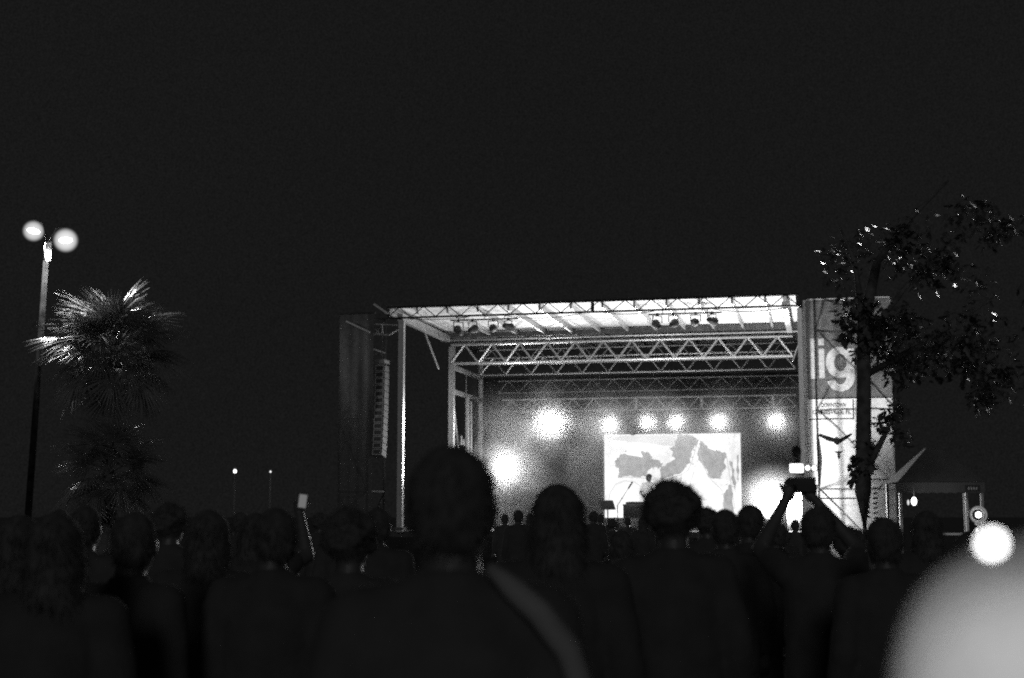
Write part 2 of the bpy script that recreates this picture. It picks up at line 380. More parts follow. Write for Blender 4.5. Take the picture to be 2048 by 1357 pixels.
# footlights at the stage lip
for u, v, P, lab in ((6.40, .45, 620, 'small lit footlight at the stage lip below the music stand'), (1.95, .45, 200, 'small lit footlight at the stage lip right of the tall head')):
    o = empty('footlight', SU(u, v, 1.2), -YAW)
    MB().box((0, 0, .12), (.30, .18, .20)).build('housing', DARK, o)
    MB().lathe([(.065, 0), (.06, .02), (.001, .03)], (0, .0, .46), (0, -1, .1)).build('lens', LENS, o, True)
    MB().tube((0, .03, .2), (0, .03, .5), .03).build('neck', DARK, o)
    lamp(o, (0, .12, .62), P, .08, math.radians(150), (0, .35, 1))
    tag(o, lab, 'stage lamp', 'footlights')

# ------------------------------------------------------------------ projection screen
scr = empty('projection_screen', SU(4.59, 10.5, 0), -YAW)
SW, ST, SB = 4.66, 4.40, 1.55
MB().box((SW / 2, .05, (ST + SB) / 2), (SW, .03, ST - SB)).build('screen', emit_rough('screen_white', 1.2, 1.5, 3.5), scr)
fr = MB().box((SW / 2, .03, ST + .03), (SW + .1, .08, .05)).box((-.03, .03, (ST + SB) / 2), (.05, .08, ST - SB)).box((SW + .03, .03, (ST + SB) / 2), (.05, .08, ST - SB))
fr.build('frame', ALUD, scr)
for u in (.1, SW - .1): MB().tube((u, .12, 1.2), (u, .12, ST), .03).build('leg', STEEL, scr)
def zs(x, y): return ((x - 115) / 1155 * SW, ST - (y - 372) / 1155 * SW)
GR = [[(205,640),(215,590),(250,545),(290,535),(288,560),(275,580),(330,600),(385,622),(402,612),(385,580),(440,625),(447,590),(430,530),(450,515),(500,530),(525,570),(527,620),(553,625),(560,600),(590,597),(605,640),(580,662),(540,650),(500,662),(485,700),(460,732),(400,735),(330,722),(230,737),(237,660)],
 [(742,376),(840,378),(880,400),(930,420),(905,470),(870,500),(857,560),(850,620),(800,660),(770,700),(700,727),(640,740),(600,775),(598,660),(640,632),(690,600),(720,577),(690,560),(702,530),(670,490),(715,478)],
 [(928,432),(985,470),(1030,512),(1080,518),(1140,532),(1150,580),(1132,610),(1145,660),(1112,700),(1100,740),(1070,757),(1020,750),(985,722),(987,690),(960,650),(925,600),(910,552),(920,500)],
 [(1122,880),(1180,800),(1195,900),(1212,1070),(1108,1070)], [(1175,600),(1200,620),(1227,780),(1215,850),(1200,780)], [(1235,560),(1250,556),(1252,780),(1238,760)]]
def rough(poly, amp, n=3):
    out = []
    for i, a in enumerate(poly):
        b = poly[(i + 1) % len(poly)]
        for k in range(n):
            t = k / n; j = amp if k else amp * .3
            out.append((a[0] + (b[0] - a[0]) * t + R.uniform(-j, j), a[1] + (b[1] - a[1]) * t + R.uniform(-j, j)))
    return out
def flat(name, poly, m, parent, y=.03):
    me = bpy.data.meshes.new(name); me.from_pydata([(p[0], y, p[1]) for p in poly], [], [tuple(range(len(poly)))]); me.update()
    return link(name, me, m, parent)
SG = emit_rough('screen_grey', .46, .62, 5)
for pl in GR: flat('projected_shape', [zs(*p) for p in rough(pl, 9, 5)], SG, scr)
fl = []
for pl in GR[:4]:
    for i in range(9):
        x, y = pl[R.randrange(len(pl))]; x += R.gauss(0, 22); y += R.gauss(0, 22)
        if 135 < x < 1250 and 395 < y < 990:
            w_, h_ = R.uniform(4, 13), R.uniform(4, 16); fl.append([(x + w_ * math.cos(k) * R.uniform(.5, 1), y + h_ * math.sin(k) * R.uniform(.5, 1)) for k in (0, .9, 1.9, 2.9, 3.9, 5.1)])
for q_, pl in enumerate(fl): flat('projected_fleck', [zs(*p) for p in pl], SG, scr, .026 - .0002 * q_)
flat('projected_band', [zs(*p) for p in [(125,384),(735,376),(715,474),(640,470),(370,440),(150,410)]], emit('screen_pale', 1.0), scr, .032)
for ln in ([(150,930),(165,860),(210,795),(290,765),(370,775),(425,815),(450,880)], [(620,840),(640,765),(690,740),(760,722),(830,680),(860,610),(905,470)], [(830,850),(850,770),(878,690)],
           [(915,480),(950,620),(1000,740),(1060,800),(1110,850),(1125,930),(1110,1000)], [(1150,540),(1175,720),(1200,900),(1215,1010)], [(230,740),(330,735),(460,745),(540,760)]):
    lnm = MB()
    for a, b in zip(ln, ln[1:]):
        a, b = Vector(zs(*a)), Vector(zs(*b)); n2 = Vector((-(b - a).y, (b - a).x)).normalized() * .012
        lnm.add([(a.x + n2.x, .028, a.y + n2.y), (b.x + n2.x, .028, b.y + n2.y), (b.x - n2.x, .028, b.y - n2.y), (a.x - n2.x, .028, a.y - n2.y)], [(0, 1, 2, 3)])
    lnm.build('projected_line', emit('screen_line', .8), scr)
tag(scr, 'bright projection screen with grey map-like shapes at the back of the stage', 'screen')

# ------------------------------------------------------------------ people
def capsule(mb, a, ra, b, rb, n=12):
    mb.tube(a, b, ra, rb, n); mb.ball(a, ra, n, 8); mb.ball(b, rb, n, 8)
def remesh(mb, voxel, smooth=4, disp=0., name='body', seed=0):
    o = link('temporary', mb.mesh('temporary'))
    md = o.modifiers.new('r', 'REMESH'); md.mode = 'VOXEL'; md.voxel_size = voxel
    if smooth:
        s = o.modifiers.new('s', 'SMOOTH'); s.iterations = smooth; s.factor = .5
    me = bpy.data.meshes.new_from_object(o.evaluated_get(bpy.context.evaluated_depsgraph_get()))
    tm = o.data; bpy.data.objects.remove(o); bpy.data.meshes.remove(tm)
    me.name = name
    if disp:
        me.calc_loop_triangles() if hasattr(me, 'calc_loop_triangles') else None
        nr = [v.normal.copy() for v in me.vertices]
        for v, q in zip(me.vertices, nr):
            v.co += q * disp * noise.noise(v.co * 9 + Vector((seed, 0, 0)))
    me.polygons.foreach_set('use_smooth', [True] * len(me.polygons)); me.update(); return me
REST = {'e': ((-.235, -.03, 1.14), (.235, -.03, 1.14)), 'w': ((-.25, .05, .90), (.25, .05, .90)), 'curl': .9}
def person_meshes(pose=REST, hair='short', seed=0, head_turn=0., voxel=.0105, sleeves=1., build_='broad'):
    rr = random.Random(seed)
    b = MB(); E = [Vector(x) for x in pose['e']]; Wr = [Vector(x) for x in pose['w']]
    S = [Vector((-.172, 0, 1.425)), Vector((.172, 0, 1.425))]
    b.ball((0, 0, .98), (.155, .11, .12)); b.ball((0, 0, 1.12), (.138, .10, .13)); b.ball((0, 0, 1.28), (.165, .112, .15)); b.ball((0, -.005, 1.40), (.165, .09, .075))
    capsule(b, (0, -.01, 1.42), .07, (0, .01, 1.56), .055)
    hm = MB()
    hm.ball((0, 0, 0), (.076, .095, .112), 20, 14); hm.ball((0, .02, -.06), (.056, .07, .06), 16, 10)      # skull, jaw
    hm.ball((0, .098, -.018), (.013, .022, .026)); hm.ball((0, .092, .012), (.009, .014, .03))                   # nose
    hm.ball((0, .088, -.062), (.024, .012, .008)); hm.ball((0, .084, -.072), (.02, .012, .007))                  # lips
    for sx in (-1, 1):
        hm.ball((sx * .079, -.008, -.005), (.010, .024, .034)); hm.ball((sx * .032, .084, .032), (.024, .01, .007))   # ears, brows
        hm.ball((sx * .031, .083, .013), (.013, .010, .009))
    hr = Matrix.Rotation(head_turn, 3, 'Z')
    b.add([Vector((0, .028, 1.638)) + hr @ p for p in hm.v], hm.f)
    for k in (0, 1):
        sx = -1 if k == 0 else 1
        capsule(b, S[k], .062, E[k], .044); capsule(b, E[k], .046, Wr[k], .029)
        fd = (Wr[k] - E[k]).normalized(); pc = Wr[k] + fd * .055
        side = fd.cross(Vector((0, 1, 0.2))).normalized(); up = side.cross(fd).normalized()
        b.ball(pc, (.036, .028, .045)); capsule(b, Wr[k], .027, pc, .03)
        for q, (off, ln) in enumerate(((-.027, .062), (-.009, .074), (.009, .070), (.026, .055))):
            p0 = pc + side * off + fd * .032; p1 = p0 + (fd * math.cos(.4) + up * math.sin(.4)) * ln * .5
            p2 = p1 + (fd * math.cos(pose['curl'] + .5) + up * math.sin(pose['curl'] + .5)) * ln * .5
            capsule(b, p0, .0098, p1, .0092, 8); capsule(b, p1, .0092, p2, .0082, 8)
        t0 = pc - side * .032 * sx - fd * .012; t1 = t0 - side * .026 * sx + fd * .026 + up * .01; t2 = t1 + fd * .026 + up * .014
        capsule(b, t0, .0115, t1, .0105, 8); capsule(b, t1, .0105, t2, .009, 8)
        capsule(b, (sx * .085, 0, .93), .092, (sx * .095, .015, .50), .06); capsule(b, (sx * .095, .015, .50), .058, (sx * .10, -.02, .09), .04)
        capsule(b, (sx * .10, -.03, .05), .045, (sx * .115, .13, .035), .034)
    body = remesh(b, voxel, 3, 0, 'body')
    s = MB()
    s.ball((0, 0, .98), (.172, .128, .12)); s.ball((0, 0, 1.12), (.156, .118, .14)); s.ball((0, 0, 1.28), (.182, .128, .155)); s.ball((0, -.005, 1.40), (.178, .104, .082))
    capsule(s, (0, -.01, 1.42), .085, (0, -.005, 1.475), .073)
    rings = [(.80, .192, .142), (.86, .196, .145), (1.0, .190, .140), (1.2, .192, .140), (1.36, .196, .130), (1.44, .165, .105), (1.475, .10, .08)]
    if build_ == 'slim': rings = [(z, x * .88, y * .9) for z, x, y in rings]
    n_ = 20; vs_ = [Vector((x * math.cos(2 * math.pi * i / n_), y * math.sin(2 * math.pi * i / n_), z)) for z, x, y in rings for i in range(n_)]
    fs_ = [(k * n_ + i, k * n_ + (i + 1) % n_, (k + 1) * n_ + (i + 1) % n_, (k + 1) * n_ + i) for k in range(len(rings) - 1) for i in range(n_)]
    s.add(vs_, fs_ + [tuple(range(n_ - 1, -1, -1)), tuple(range((len(rings) - 1) * n_, len(rings) * n_))])
    s.tube((0, .005, 1.46), (0, .0, 1.53), .082, .074, 14)
    for k in (0, 1):
        capsule(s, S[k], .079, S[k].lerp(E[k], sleeves), .066)
        if sleeves >= 1: capsule(s, E[k], .066, E[k].lerp(Wr[k], .85), .045)
        capsule(s, Vector((0, 0, 1.43)), .08, S[k], .078)
    shirt = remesh(s, .016, 4, .008, 'shirt', seed)
    t = MB(); t.ball((0, 0, .96), (.166, .122, .10))
    for sx in (-1, 1):
        capsule(t, (sx * .085, 0, .93), .112, (sx * .10, .015, .50), .092); capsule(t, (sx * .10, .015, .50), .092, (sx * .105, -.015, .10), .078)
    trousers = remesh(t, .02, 3, .012, 'trousers', seed + 3)
    h = MB(); c = Vector((0, .028, 1.638))
    def strand(p, d, ln, w, bend):
        q = d.cross(Vector((rr.uniform(-1, 1), rr.uniform(-1, 1), rr.uniform(-1, 1)))).normalized() * w
        a1 = p + d * ln * .5 + bend * .35; a2 = p + d * ln + bend
        hs.add([p - q, p + q, a1 + q * .8, a1 - q * .8, a2], [(0, 1, 2, 3), (3, 2, 4)])
    hs = MB()
    if hair in ('short', 'crop'):
        k = 1.10 if hair == 'short' else 1.05
        h.ball((0, -.012, .028), (.078 * k, .092 * k, .092 * k), 18, 12); h.ball((0, -.045, -.02), (.066 * k, .058, .07))
        nst, ln, wd = 1300, .03, .0016
    elif hair == 'curly':
        for i in range(60):
            a = rr.uniform(0, 6.28); z = rr.uniform(-.35, 1); r0 = math.sqrt(max(0, 1 - z * z))
            dv = Vector((r0 * math.cos(a), r0 * math.sin(a), z))
            if dv.y > .55 and z < .45: continue
            h.ball(Vector((0, -.015, .03)) + Vector((dv.x * .094, dv.y * .10, dv.z * .098)), rr.uniform(.024, .034), 10, 7)
        h.ball((0, -.015, .03), (.10, .105, .105), 16, 10); nst, ln, wd = 2200, .028, .0013
    else:                                                                 # long hair to the shoulders
        h.ball((0, -.012, .025), (.092, .106, .103), 18, 12); h.ball((0, -.05, -.06), (.088, .062, .11), 16, 10)
        h.ball((0, -.065, -.16), (.098, .048, .10), 16, 10)
        for sx in (-1, 1): h.ball((sx * .07, -.02, -.10), (.034, .05, .12))
        nst, ln, wd = 1500, .05, .0014
    h.v = [c + hr @ p for p in h.v]
    hme = remesh(h, .012, 3, .012, 'hair', seed + 9)
    vs = hme.vertices; nv = len(vs)
    for i in range(nst):
        v = vs[rr.randrange(nv)]
        if hair == 'curly': dd = (v.normal + Vector((rr.gauss(0, .6), rr.gauss(0, .6), rr.gauss(0, .6)))).normalized(); bn = Vector((rr.gauss(0, .01), rr.gauss(0, .01), rr.gauss(0, .01)))
        else: dd = (v.normal * .45 + Vector((rr.gauss(0, .25), rr.gauss(0, .25) - .2, -.5))).normalized(); bn = Vector((0, 0, -.3 * ln))
        strand(v.co - v.normal * .004, dd, ln * rr.uniform(.4, 1.2), wd, bn)
    bm = bmesh.new(); bm.from_mesh(hme); t2 = hs.mesh('strands'); bm.from_mesh(t2); bm.to_mesh(hme); bm.free(); bpy.data.meshes.remove(t2)
    return {'body': body, 'shirt': shirt, 'trousers': trousers, 'hair': hme}
BASEMAT = {'body': SKIN, 'shirt': CLOTH_D, 'trousers': TROUSERS, 'hair': HAIR}
def person(P, loc, rz, height, label, group=None, shirt=None):
    k = height / 1.765
    o = empty('person', loc, rz); o.scale = (k, k, k)
    for nm in ('body', 'hair', 'shirt', 'trousers'):
        me = P[nm]
        if not me.materials: me.materials.append(BASEMAT[nm])
        c = link(nm, me, None, o)
        if nm == 'shirt' and shirt is not None:
            c.material_slots[0].link = 'OBJECT'; c.material_slots[0].material = shirt
    return tag(o, label, 'person', group)
P_short = person_meshes(REST, 'short', 1)
P_crop = person_meshes(REST, 'crop', 2, .4)
P_curly = person_meshes(REST, 'curly', 3, -.15)
P_long = person_meshes(REST, 'long', 4, .1, build_='slim')
P_cam = person_meshes({'e': ((-.26, .22, 1.54), (.26, .22, 1.54)), 'w': ((-.085, .37, 1.79), (.085, .37, 1.79)), 'curl': 1.3}, 'short', 5, .1, sleeves=.6)
P_keys = person_meshes({'e': ((-.27, .06, 1.17), (.27, .06, 1.17)), 'w': ((-.17, .30, 1.08), (.17, .30, 1.08)), 'curl': .5}, 'short', 6, .45, sleeves=.6)
P_up = person_meshes({'e': ((-.235, -.03, 1.14), (.30, .14, 1.50)), 'w': ((-.25, .05, .90), (.24, .24, 1.74)), 'curl': 1.3}, 'long', 8, 0, sleeves=.5)
def spot(px, top, d):
    """ground spot and height of someone whose head top shows at (px, top), d metres away"""
    p = at(px, top, d); return (p.x, d, 0), p.z
def crowd(P, px, top, d, label, group='people watching from the crowd', rz=0., shirt=None):
    loc, h = spot(px, top, d); return person(P, loc, rz, h, label, group, shirt)
np_ = crowd(P_short, 903, 889, 2.75, 'tall dark-haired person with a rim light painted along the shoulder, silhouetted left of the glaring stand lamp', shirt=CLOTH_M)
MB().path([(.075, -.075, 1.535), (.115, -.10, 1.50), (.165, -.105, 1.455), (.215, -.095, 1.39), (.248, -.085, 1.30), (.268, -.085, 1.18), (.275, -.08, 1.05)], [.012, .022, .026, .026, .024, .024, .022], 8).build('shoulder_rim_light', mat('rim_light_paint', .22, .8), np_, True)  # pale tube painting the stage rim light along the shoulder
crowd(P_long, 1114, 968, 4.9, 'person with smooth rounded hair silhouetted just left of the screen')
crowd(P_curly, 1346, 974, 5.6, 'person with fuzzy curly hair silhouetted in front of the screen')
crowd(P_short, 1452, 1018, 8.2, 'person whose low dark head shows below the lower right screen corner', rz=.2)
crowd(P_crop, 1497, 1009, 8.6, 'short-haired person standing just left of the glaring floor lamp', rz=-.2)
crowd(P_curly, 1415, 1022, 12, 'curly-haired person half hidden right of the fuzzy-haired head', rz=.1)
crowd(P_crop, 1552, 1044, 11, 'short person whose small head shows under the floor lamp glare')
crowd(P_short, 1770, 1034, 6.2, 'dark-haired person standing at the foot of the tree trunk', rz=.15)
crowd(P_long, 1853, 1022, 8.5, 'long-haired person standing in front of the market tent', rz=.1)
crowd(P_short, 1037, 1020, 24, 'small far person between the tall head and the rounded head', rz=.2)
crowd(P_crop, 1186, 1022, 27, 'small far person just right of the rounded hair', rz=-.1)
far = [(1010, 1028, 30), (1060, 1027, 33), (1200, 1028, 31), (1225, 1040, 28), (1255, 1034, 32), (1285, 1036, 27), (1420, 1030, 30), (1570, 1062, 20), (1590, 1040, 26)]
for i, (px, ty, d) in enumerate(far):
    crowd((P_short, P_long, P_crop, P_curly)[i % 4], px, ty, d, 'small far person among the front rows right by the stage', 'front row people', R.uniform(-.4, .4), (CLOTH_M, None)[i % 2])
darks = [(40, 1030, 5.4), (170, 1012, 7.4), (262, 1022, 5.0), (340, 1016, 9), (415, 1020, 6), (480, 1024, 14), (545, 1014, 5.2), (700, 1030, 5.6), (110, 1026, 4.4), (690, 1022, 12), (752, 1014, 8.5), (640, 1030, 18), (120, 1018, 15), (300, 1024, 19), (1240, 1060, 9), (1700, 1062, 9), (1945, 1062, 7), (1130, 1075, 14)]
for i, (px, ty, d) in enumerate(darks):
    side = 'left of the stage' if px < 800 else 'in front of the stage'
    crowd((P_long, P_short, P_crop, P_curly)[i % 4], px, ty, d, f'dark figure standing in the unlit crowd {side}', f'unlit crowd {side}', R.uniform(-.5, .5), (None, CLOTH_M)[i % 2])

# photographer with a raised camera
crowd(P_cam, 1638, 1012, 7.0, 'person holding up a video camera with a lit screen in front of the banner', None, .05)
c = empty('video_camera', at(1606, 968, 7.38), .05)
MB().box((.005, .05, -.005), (.10, .20, .075)).build('body', RUBBER, c)
MB().lathe([(.03, 0), (.034, .03), (.036, .09), (.04, .12)], (.0, .14, .0), (0, 1, 0)).build('lens', RUBBER, c, True)
MB().box((-.045, -.052, .078), (.066, .012, .042)).build('lit_screen', emit('camera_screen', 3), c)
MB().box((-.045, -.043, .078), (.074, .012, .05)).build('screen_frame', RUBBER, c)
MB().tube((.01, .02, .04), (-.03, .02, .13), .008).build('handle', RUBBER, c)
MB().ball((-.03, .0, .165), (.024, .045, .032)).build('microphone', mat('fur', .04, .95, 0, .4, 80, .8), c, True)
for dx in (.012, .046): MB().ball((dx, -.055, .08), .011, 10, 7).build('indicator_lamp', emit('indicator', 4), c, True)
MB().box((.03, -.045, .08), (.07, .012, .03)).build('lamp_mount', RUBBER, c)
tag(c, 'raised video camera with a bright screen and two small lights', 'camera')
# person with a dim phone on the left
person(P_up, (-1.449, 8.05, 0), 0, 1.664, 'person raising a dimly lit phone left of the stage')
ph = empty('phone', at(605, 1004, 8.26), .1)
MB().box((0, .006, 0), (.052, .009, .10)).build('case', RUBBER, ph); MB().box((0, -.0005, .004), (.044, .003, .076)).build('screen', emit('phone_screen', .16), ph)
ph.rotation_euler = (0, .12, .1)
tag(ph, 'small dimly lit phone held up left of the stage', 'phone')
# hooded person right beside the camera
hp = empty('person', (.300, .75, 0), .2)
Ph = person_meshes(REST, 'short', 11, 0)
for nm in ('body', 'trousers'):
    if not Ph[nm].materials: Ph[nm].materials.append(BASEMAT[nm])
    x = link(nm, Ph[nm], None, hp)
hd = MB(); hd.ball((0, .0, 1.652), (.124, .13, .132), 24, 16); hd.ball((0, -.03, 1.56), (.12, .12, .10)); hd.ball((0, -.01, 1.45), (.15, .11, .09))
hd.ball((0, 0, .98), (.172, .128, .12)); hd.ball((0, 0, 1.12), (.160, .122, .14)); hd.ball((0, 0, 1.28), (.186, .132, .155)); hd.ball((0, -.005, 1.40), (.182, .108, .082))
for k in (-1, 1): capsule(hd, (k * .172, 0, 1.425), .082, (k * .235, -.03, 1.14), .064); capsule(hd, (k * .235, -.03, 1.14), .064, (k * .25, .04, .93), .045)
link('hooded_jacket', remesh(hd, .013, 5, .024, 'hooded_jacket', 5), CLOTH_P, hp)
hp.scale = (.919,) * 3
tag(hp, 'blurred person in a pale hood right beside the camera, lower right corner', 'person')
cl = empty('clip_lamp', at(1984, 1088, .62), 0)
MB().ball((0, 0, 0), .0029, 12, 8).build('bulb', emit('bulb', 12), cl, True)
MB().box((.0, .006, -.001), (.003, .008, .003)).build('clip', CLOTH_P, cl)
lamp(cl, (-.07, -.07, .02), 1.0, .004)
tag(cl, 'small glaring lamp clipped to the pale hood', 'lamp')
# lamp behind the hooded person, its halation built as a glowing ring
rl = empty('halo_lamp', at(1957, 1030, 16) - Vector((0, 0, 1.65)), .0)
MB().ball((0, 0, 1.65), (.034, .02, .034)).build('bulb', emit('halo_lamp_bulb', 5), rl, True)
tr = MB(); nn = 28
for i in range(nn):
    a, b = 2 * math.pi * i / nn, 2 * math.pi * (i + 1) / nn
    tr.tube((.088 * math.cos(a), 0, 1.65 + .088 * math.sin(a)), (.088 * math.cos(b), 0, 1.65 + .088 * math.sin(b)), .010, n=6)
tr.build('halo_ring', emit('halo_ring_glow', .22), rl, True)
MB().lathe([(.10, 0), (.10, .04), (.04, .10)], (0, .03, 1.65), (0, 1, 0)).build('housing', DARK, rl, True)
MB().tube((0, .08, 0), (0, .08, 1.6), .018).build('post', DARK, rl)
MB().box((-.02, -.02, 1.535), (.07, .012, .014), Matrix.Rotation(.6, 3, 'Y')).build('status_bar', emit('halo_lamp_bar', .3), rl)
lamp(rl, (0, -.035, 1.65), 110, .008)
tag(rl, 'small bright lamp with an added halo ring above the pale hood', 'lamp')

# ------------------------------------------------------------------ performer and instruments on the deck
person(P_keys, tuple(SU(6.80, 5.0, 1.2)), math.pi - YAW, 1.67, 'performer in a white shirt and cap standing before the projection screen', None, CLOTH_W)
cp = empty('cap', SU(6.80, 5.0, 1.2 + 1.575), math.pi - YAW + .45)
MB().ball((0, .0, .045), (.088, .105, .068)).build('crown', HAIR, cp, True); MB().box((0, .12, .03), (.12, .10, .012)).build('brim', HAIR, cp)
tag(cp, 'dark cap on the head of the performer', 'cap')
tb = empty('keyboard_table', SU(6.66, 4.2, 1.2), -YAW)
MB().box((0, 0, .74), (1.05, .5, .05)).build('table_top', DARK, tb)
MB().box((0, -.26, .54), (1.02, .02, .36)).build('cloth_front', mat('table_cloth', .05, .9, 0, .8, 30), tb)
for sx in (-1, 1):
    for sy in (-1, 1): MB().tube((sx * .45, sy * .2, 0), (sx * .45, sy * .2, .72), .02, n=6).build('leg', ALUD, tb)
tag(tb, 'dark table with a cloth front standing before the performer', 'table')
kb = empty('keyboard', SU(6.66, 4.2, 1.2 + .768), -YAW)
MB().box((0, 0, .03), (.9, .3, .06)).build('case', RUBBER, kb)
for i in range(24): MB().box((-.4 + i * .034, .06, .066), (.03, .16, .012)).build('key', WHITE, kb)
tag(kb, 'electronic keyboard lying on the dark table', 'keyboard')
ms = empty('music_stand', SU(5.70, 4.0, 1.2), -YAW)
rot = Matrix.Rotation(.22, 3, 'X')
me = MB().add([(-.22, 0, .60), (.22, 0, .60), (.12, .08, .88), (-.30, .08, .88), (-.22, .02, .60), (.22, .02, .60), (.12, .10, .88), (-.30, .10, .88)], [(0, 1, 2, 3), (7, 6, 5, 4), (0, 4, 5, 1), (3, 2, 6, 7), (0, 3, 7, 4), (1, 5, 6, 2)])
me.build('desk', DARK, ms); MB().tube((-.03, .05, 0), (-.03, .05, .66), .018).build('post', DARK, ms)
for k in range(3): MB().tube((-.03, .05, .2), (-.03 + .28 * math.cos(k * 2.09), .05 + .28 * math.sin(k * 2.09), .01), .012, n=6).build('leg', DARK, ms)
tag(ms, 'tilted dark music stand left of the keyboard table', 'music stand')
mk = empty('microphone_stand', SU(5.9, 4.5, 1.2), -YAW)
MB().tube((0, 0, 0), (0, 0, .72), .014, n=6).build('post', DARK, mk); MB().tube((-.02, 0, .70), (.40, 0, 1.34), .010, n=6).build('boom', DARK, mk)
MB().tube((.33, -.01, 1.23), (.46, -.01, 1.43), .022, .028).build('microphone', DARK, mk, True); MB().ball((.14, 0, .945), .022, 8, 6).build('joint', DARK, mk)
for k in range(3): MB().tube((0, 0, .12), (.3 * math.cos(k * 2.09 + .4), .3 * math.sin(k * 2.09 + .4), .01), .012, n=6).build('leg', DARK, mk)
tag(mk, 'slanting microphone boom on a stand before the screen', 'microphone')
for u, v, lab in ((5.0, 1.0, 'wedge monitor speaker on the stage lip left of the music stand'), (7.4, 1.0, 'wedge monitor speaker on the stage lip below the performer')):
    w_ = empty('wedge_monitor', SU(u, v, 1.2), -YAW)
    MB().add([(-.35, 0, 0), (.35, 0, 0), (.35, .5, 0), (-.35, .5, 0), (-.35, .12, .36), (.35, .12, .36), (.35, .42, .36), (-.35, .42, .36)], [(3, 2, 1, 0), (4, 5, 6, 7), (0, 1, 5, 4), (2, 3, 7, 6), (1, 2, 6, 5), (3, 0, 4, 7)]).build('cabinet', mat('carpet_black', .035, .9), w_)
    MB().add([(-.31, .44, .34), (.31, .44, .34), (.31, .51, .03), (-.31, .51, .03)], [(0, 1, 2, 3)]).build('grille', STEEL, w_)
    tag(w_, lab, 'speaker', 'wedge monitors')
# pale sheet hung at the right wing
ws = MB(); nx, nz_ = 14, 16
for i in range(nx + 1):
    for j in range(nz_ + 1):
        u = 10.95 + .55 * i / nx; w = 1.22 + 1.05 * j / nz_
        ws.v.append(Vector((u, 3.2 + .05 * noise.noise(Vector((u * 4, w * 2, 0))) + .03 * math.sin(u * 25), w)))
for i in range(nx):
    for j in range(nz_): a = i * (nz_ + 1) + j; ws.f.append((a, a + nz_ + 1, a + nz_ + 2, a + 1))
x = ws.build('wing_sheet', cloth('pale_sheet', .8, .5), None, True); x.location = stage.location; x.rotation_euler = stage.rotation_euler
tag(x, 'crumpled pale sheet hanging at the right wing beside the floor lamp', 'sheet')

# ------------------------------------------------------------------ speaker towers and banners
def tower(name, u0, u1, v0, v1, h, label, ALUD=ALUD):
    t = empty(name, SU(0, 0, 0), -YAW)
    for u in (u0, u1):
        for v in (v0, v1): MB().tube((u, v, 0), (u, v, h), .03).build('leg', ALUD, t)
    k = 0; z = .3
    while z < h - .2:
        for v in (v0, v1): MB().tube((u0, v, z), (u1, v, z), .024, n=6).build('ledger', ALUD, t)
        for u in (u0, u1): MB().tube((u, v0, z), (u, v1, z), .024, n=6).build('ledger', ALUD, t)
        z1 = min(z + 2.0, h)
        MB().tube((u0, v1 + .03, z), (u1, v1 + .03, z1), .022, n=6).build('brace', ALUD, t); MB().tube((u1, v0 + .05, z), (u0, v0 + .05, z1), .022, n=6).build('brace', ALUD, t)
        z += 2.0
    for v in (v0, v1): MB().tube((u0 - .1, v, h), (u1 + .1, v, h), .03).build('top_rail', ALUD, t)
    return tag(t, label, 'tower')
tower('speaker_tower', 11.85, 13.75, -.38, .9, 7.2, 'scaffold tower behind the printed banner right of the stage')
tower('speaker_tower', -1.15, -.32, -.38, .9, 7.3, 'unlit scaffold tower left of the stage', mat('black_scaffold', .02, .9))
BU0, BU1, BV = 11.58, 13.80, -.5
def fold(u, w):
    t = max(0, u - BU0)
    e = math.exp(-t / .28)
    return -.0 + .30 * math.exp(-t / .10) - .045 * e * math.sin(t * 30 + w * .35) - .012 * math.sin(u * 7 + w * .9 + 1.2 * math.sin(w)) - .010 * math.sin(u * 3 - w * 1.3)
def banner(name, u0, u1, w0, w1, split, top_m, low_m, off=0):
    o = empty(name, SU(off, 0, 0), -YAW); c = MB(); nu, nw = 90, 90; ms_ = []
    for i in range(nu + 1):
        for j in range(nw + 1):
            u = u0 + (u1 - u0) * (i / nu) ** 1.4; w = w0 + (w1 - w0) * j / nw
            c.v.append(Vector((u, BV + fold(u, w), w)))
    for i in range(nu):
        for j in range(nw):
            a = i * (nw + 1) + j; c.f.append((a, a + nw + 1, a + nw + 2, a + 1)); ms_.append(1 if w0 + (w1 - w0) * (j + .5) / nw > split else 0)
    me = c.mesh('cloth', True); me.materials.append(low_m); me.materials.append(top_m); me.polygons.foreach_set('material_index', ms_)
    link('cloth', me, None, o); return o
def stick(me, u, w, lift=.008, xs=1.):
    """lay flat print (x, y) onto the banner at (u, w), following its folds"""
    bm = bmesh.new(); bm.from_mesh(me)
    for v in bm.verts: v.co = Vector((u + v.co.x * xs, 0, w + v.co.y))
    lo = min(v.co.x for v in bm.verts); hi = max(v.co.x for v in bm.verts); zl = min(v.co.z for v in bm.verts); zh = max(v.co.z for v in bm.verts)
    x = lo + .03
    while x < hi:
        bmesh.ops.bisect_plane(bm, geom=bm.verts[:] + bm.edges[:] + bm.faces[:], plane_co=(x, 0, 0), plane_no=(1, 0, 0)); x += .03
    z = zl + .1
    while z < zh:
        bmesh.ops.bisect_plane(bm, geom=bm.verts[:] + bm.edges[:] + bm.faces[:], plane_co=(0, 0, z), plane_no=(0, 0, 1)); z += .1
    for v in bm.verts: v.co.y = BV + fold(v.co.x, v.co.z) - lift
    bm.to_mesh(me); bm.free(); return me
def poly_mesh(polys):
    m_ = MB()
    for p in polys: m_.add([(a[0], a[1], 0) for a in p], [tuple(range(len(p)))])
    return m_.mesh('print')
INK = cloth('banner_ink', .06, .25); WH = cloth('banner_white', .78, .62); GY = cloth('banner_grey', .30, .62); LET = cloth('banner_letter', .90, .93)
bn = banner('printed_banner', BU0, BU1, .25, 7.28, 4.66, WH, WH)
tag(bn, 'tall printed banner with the letters lig right of the stage', 'banner')
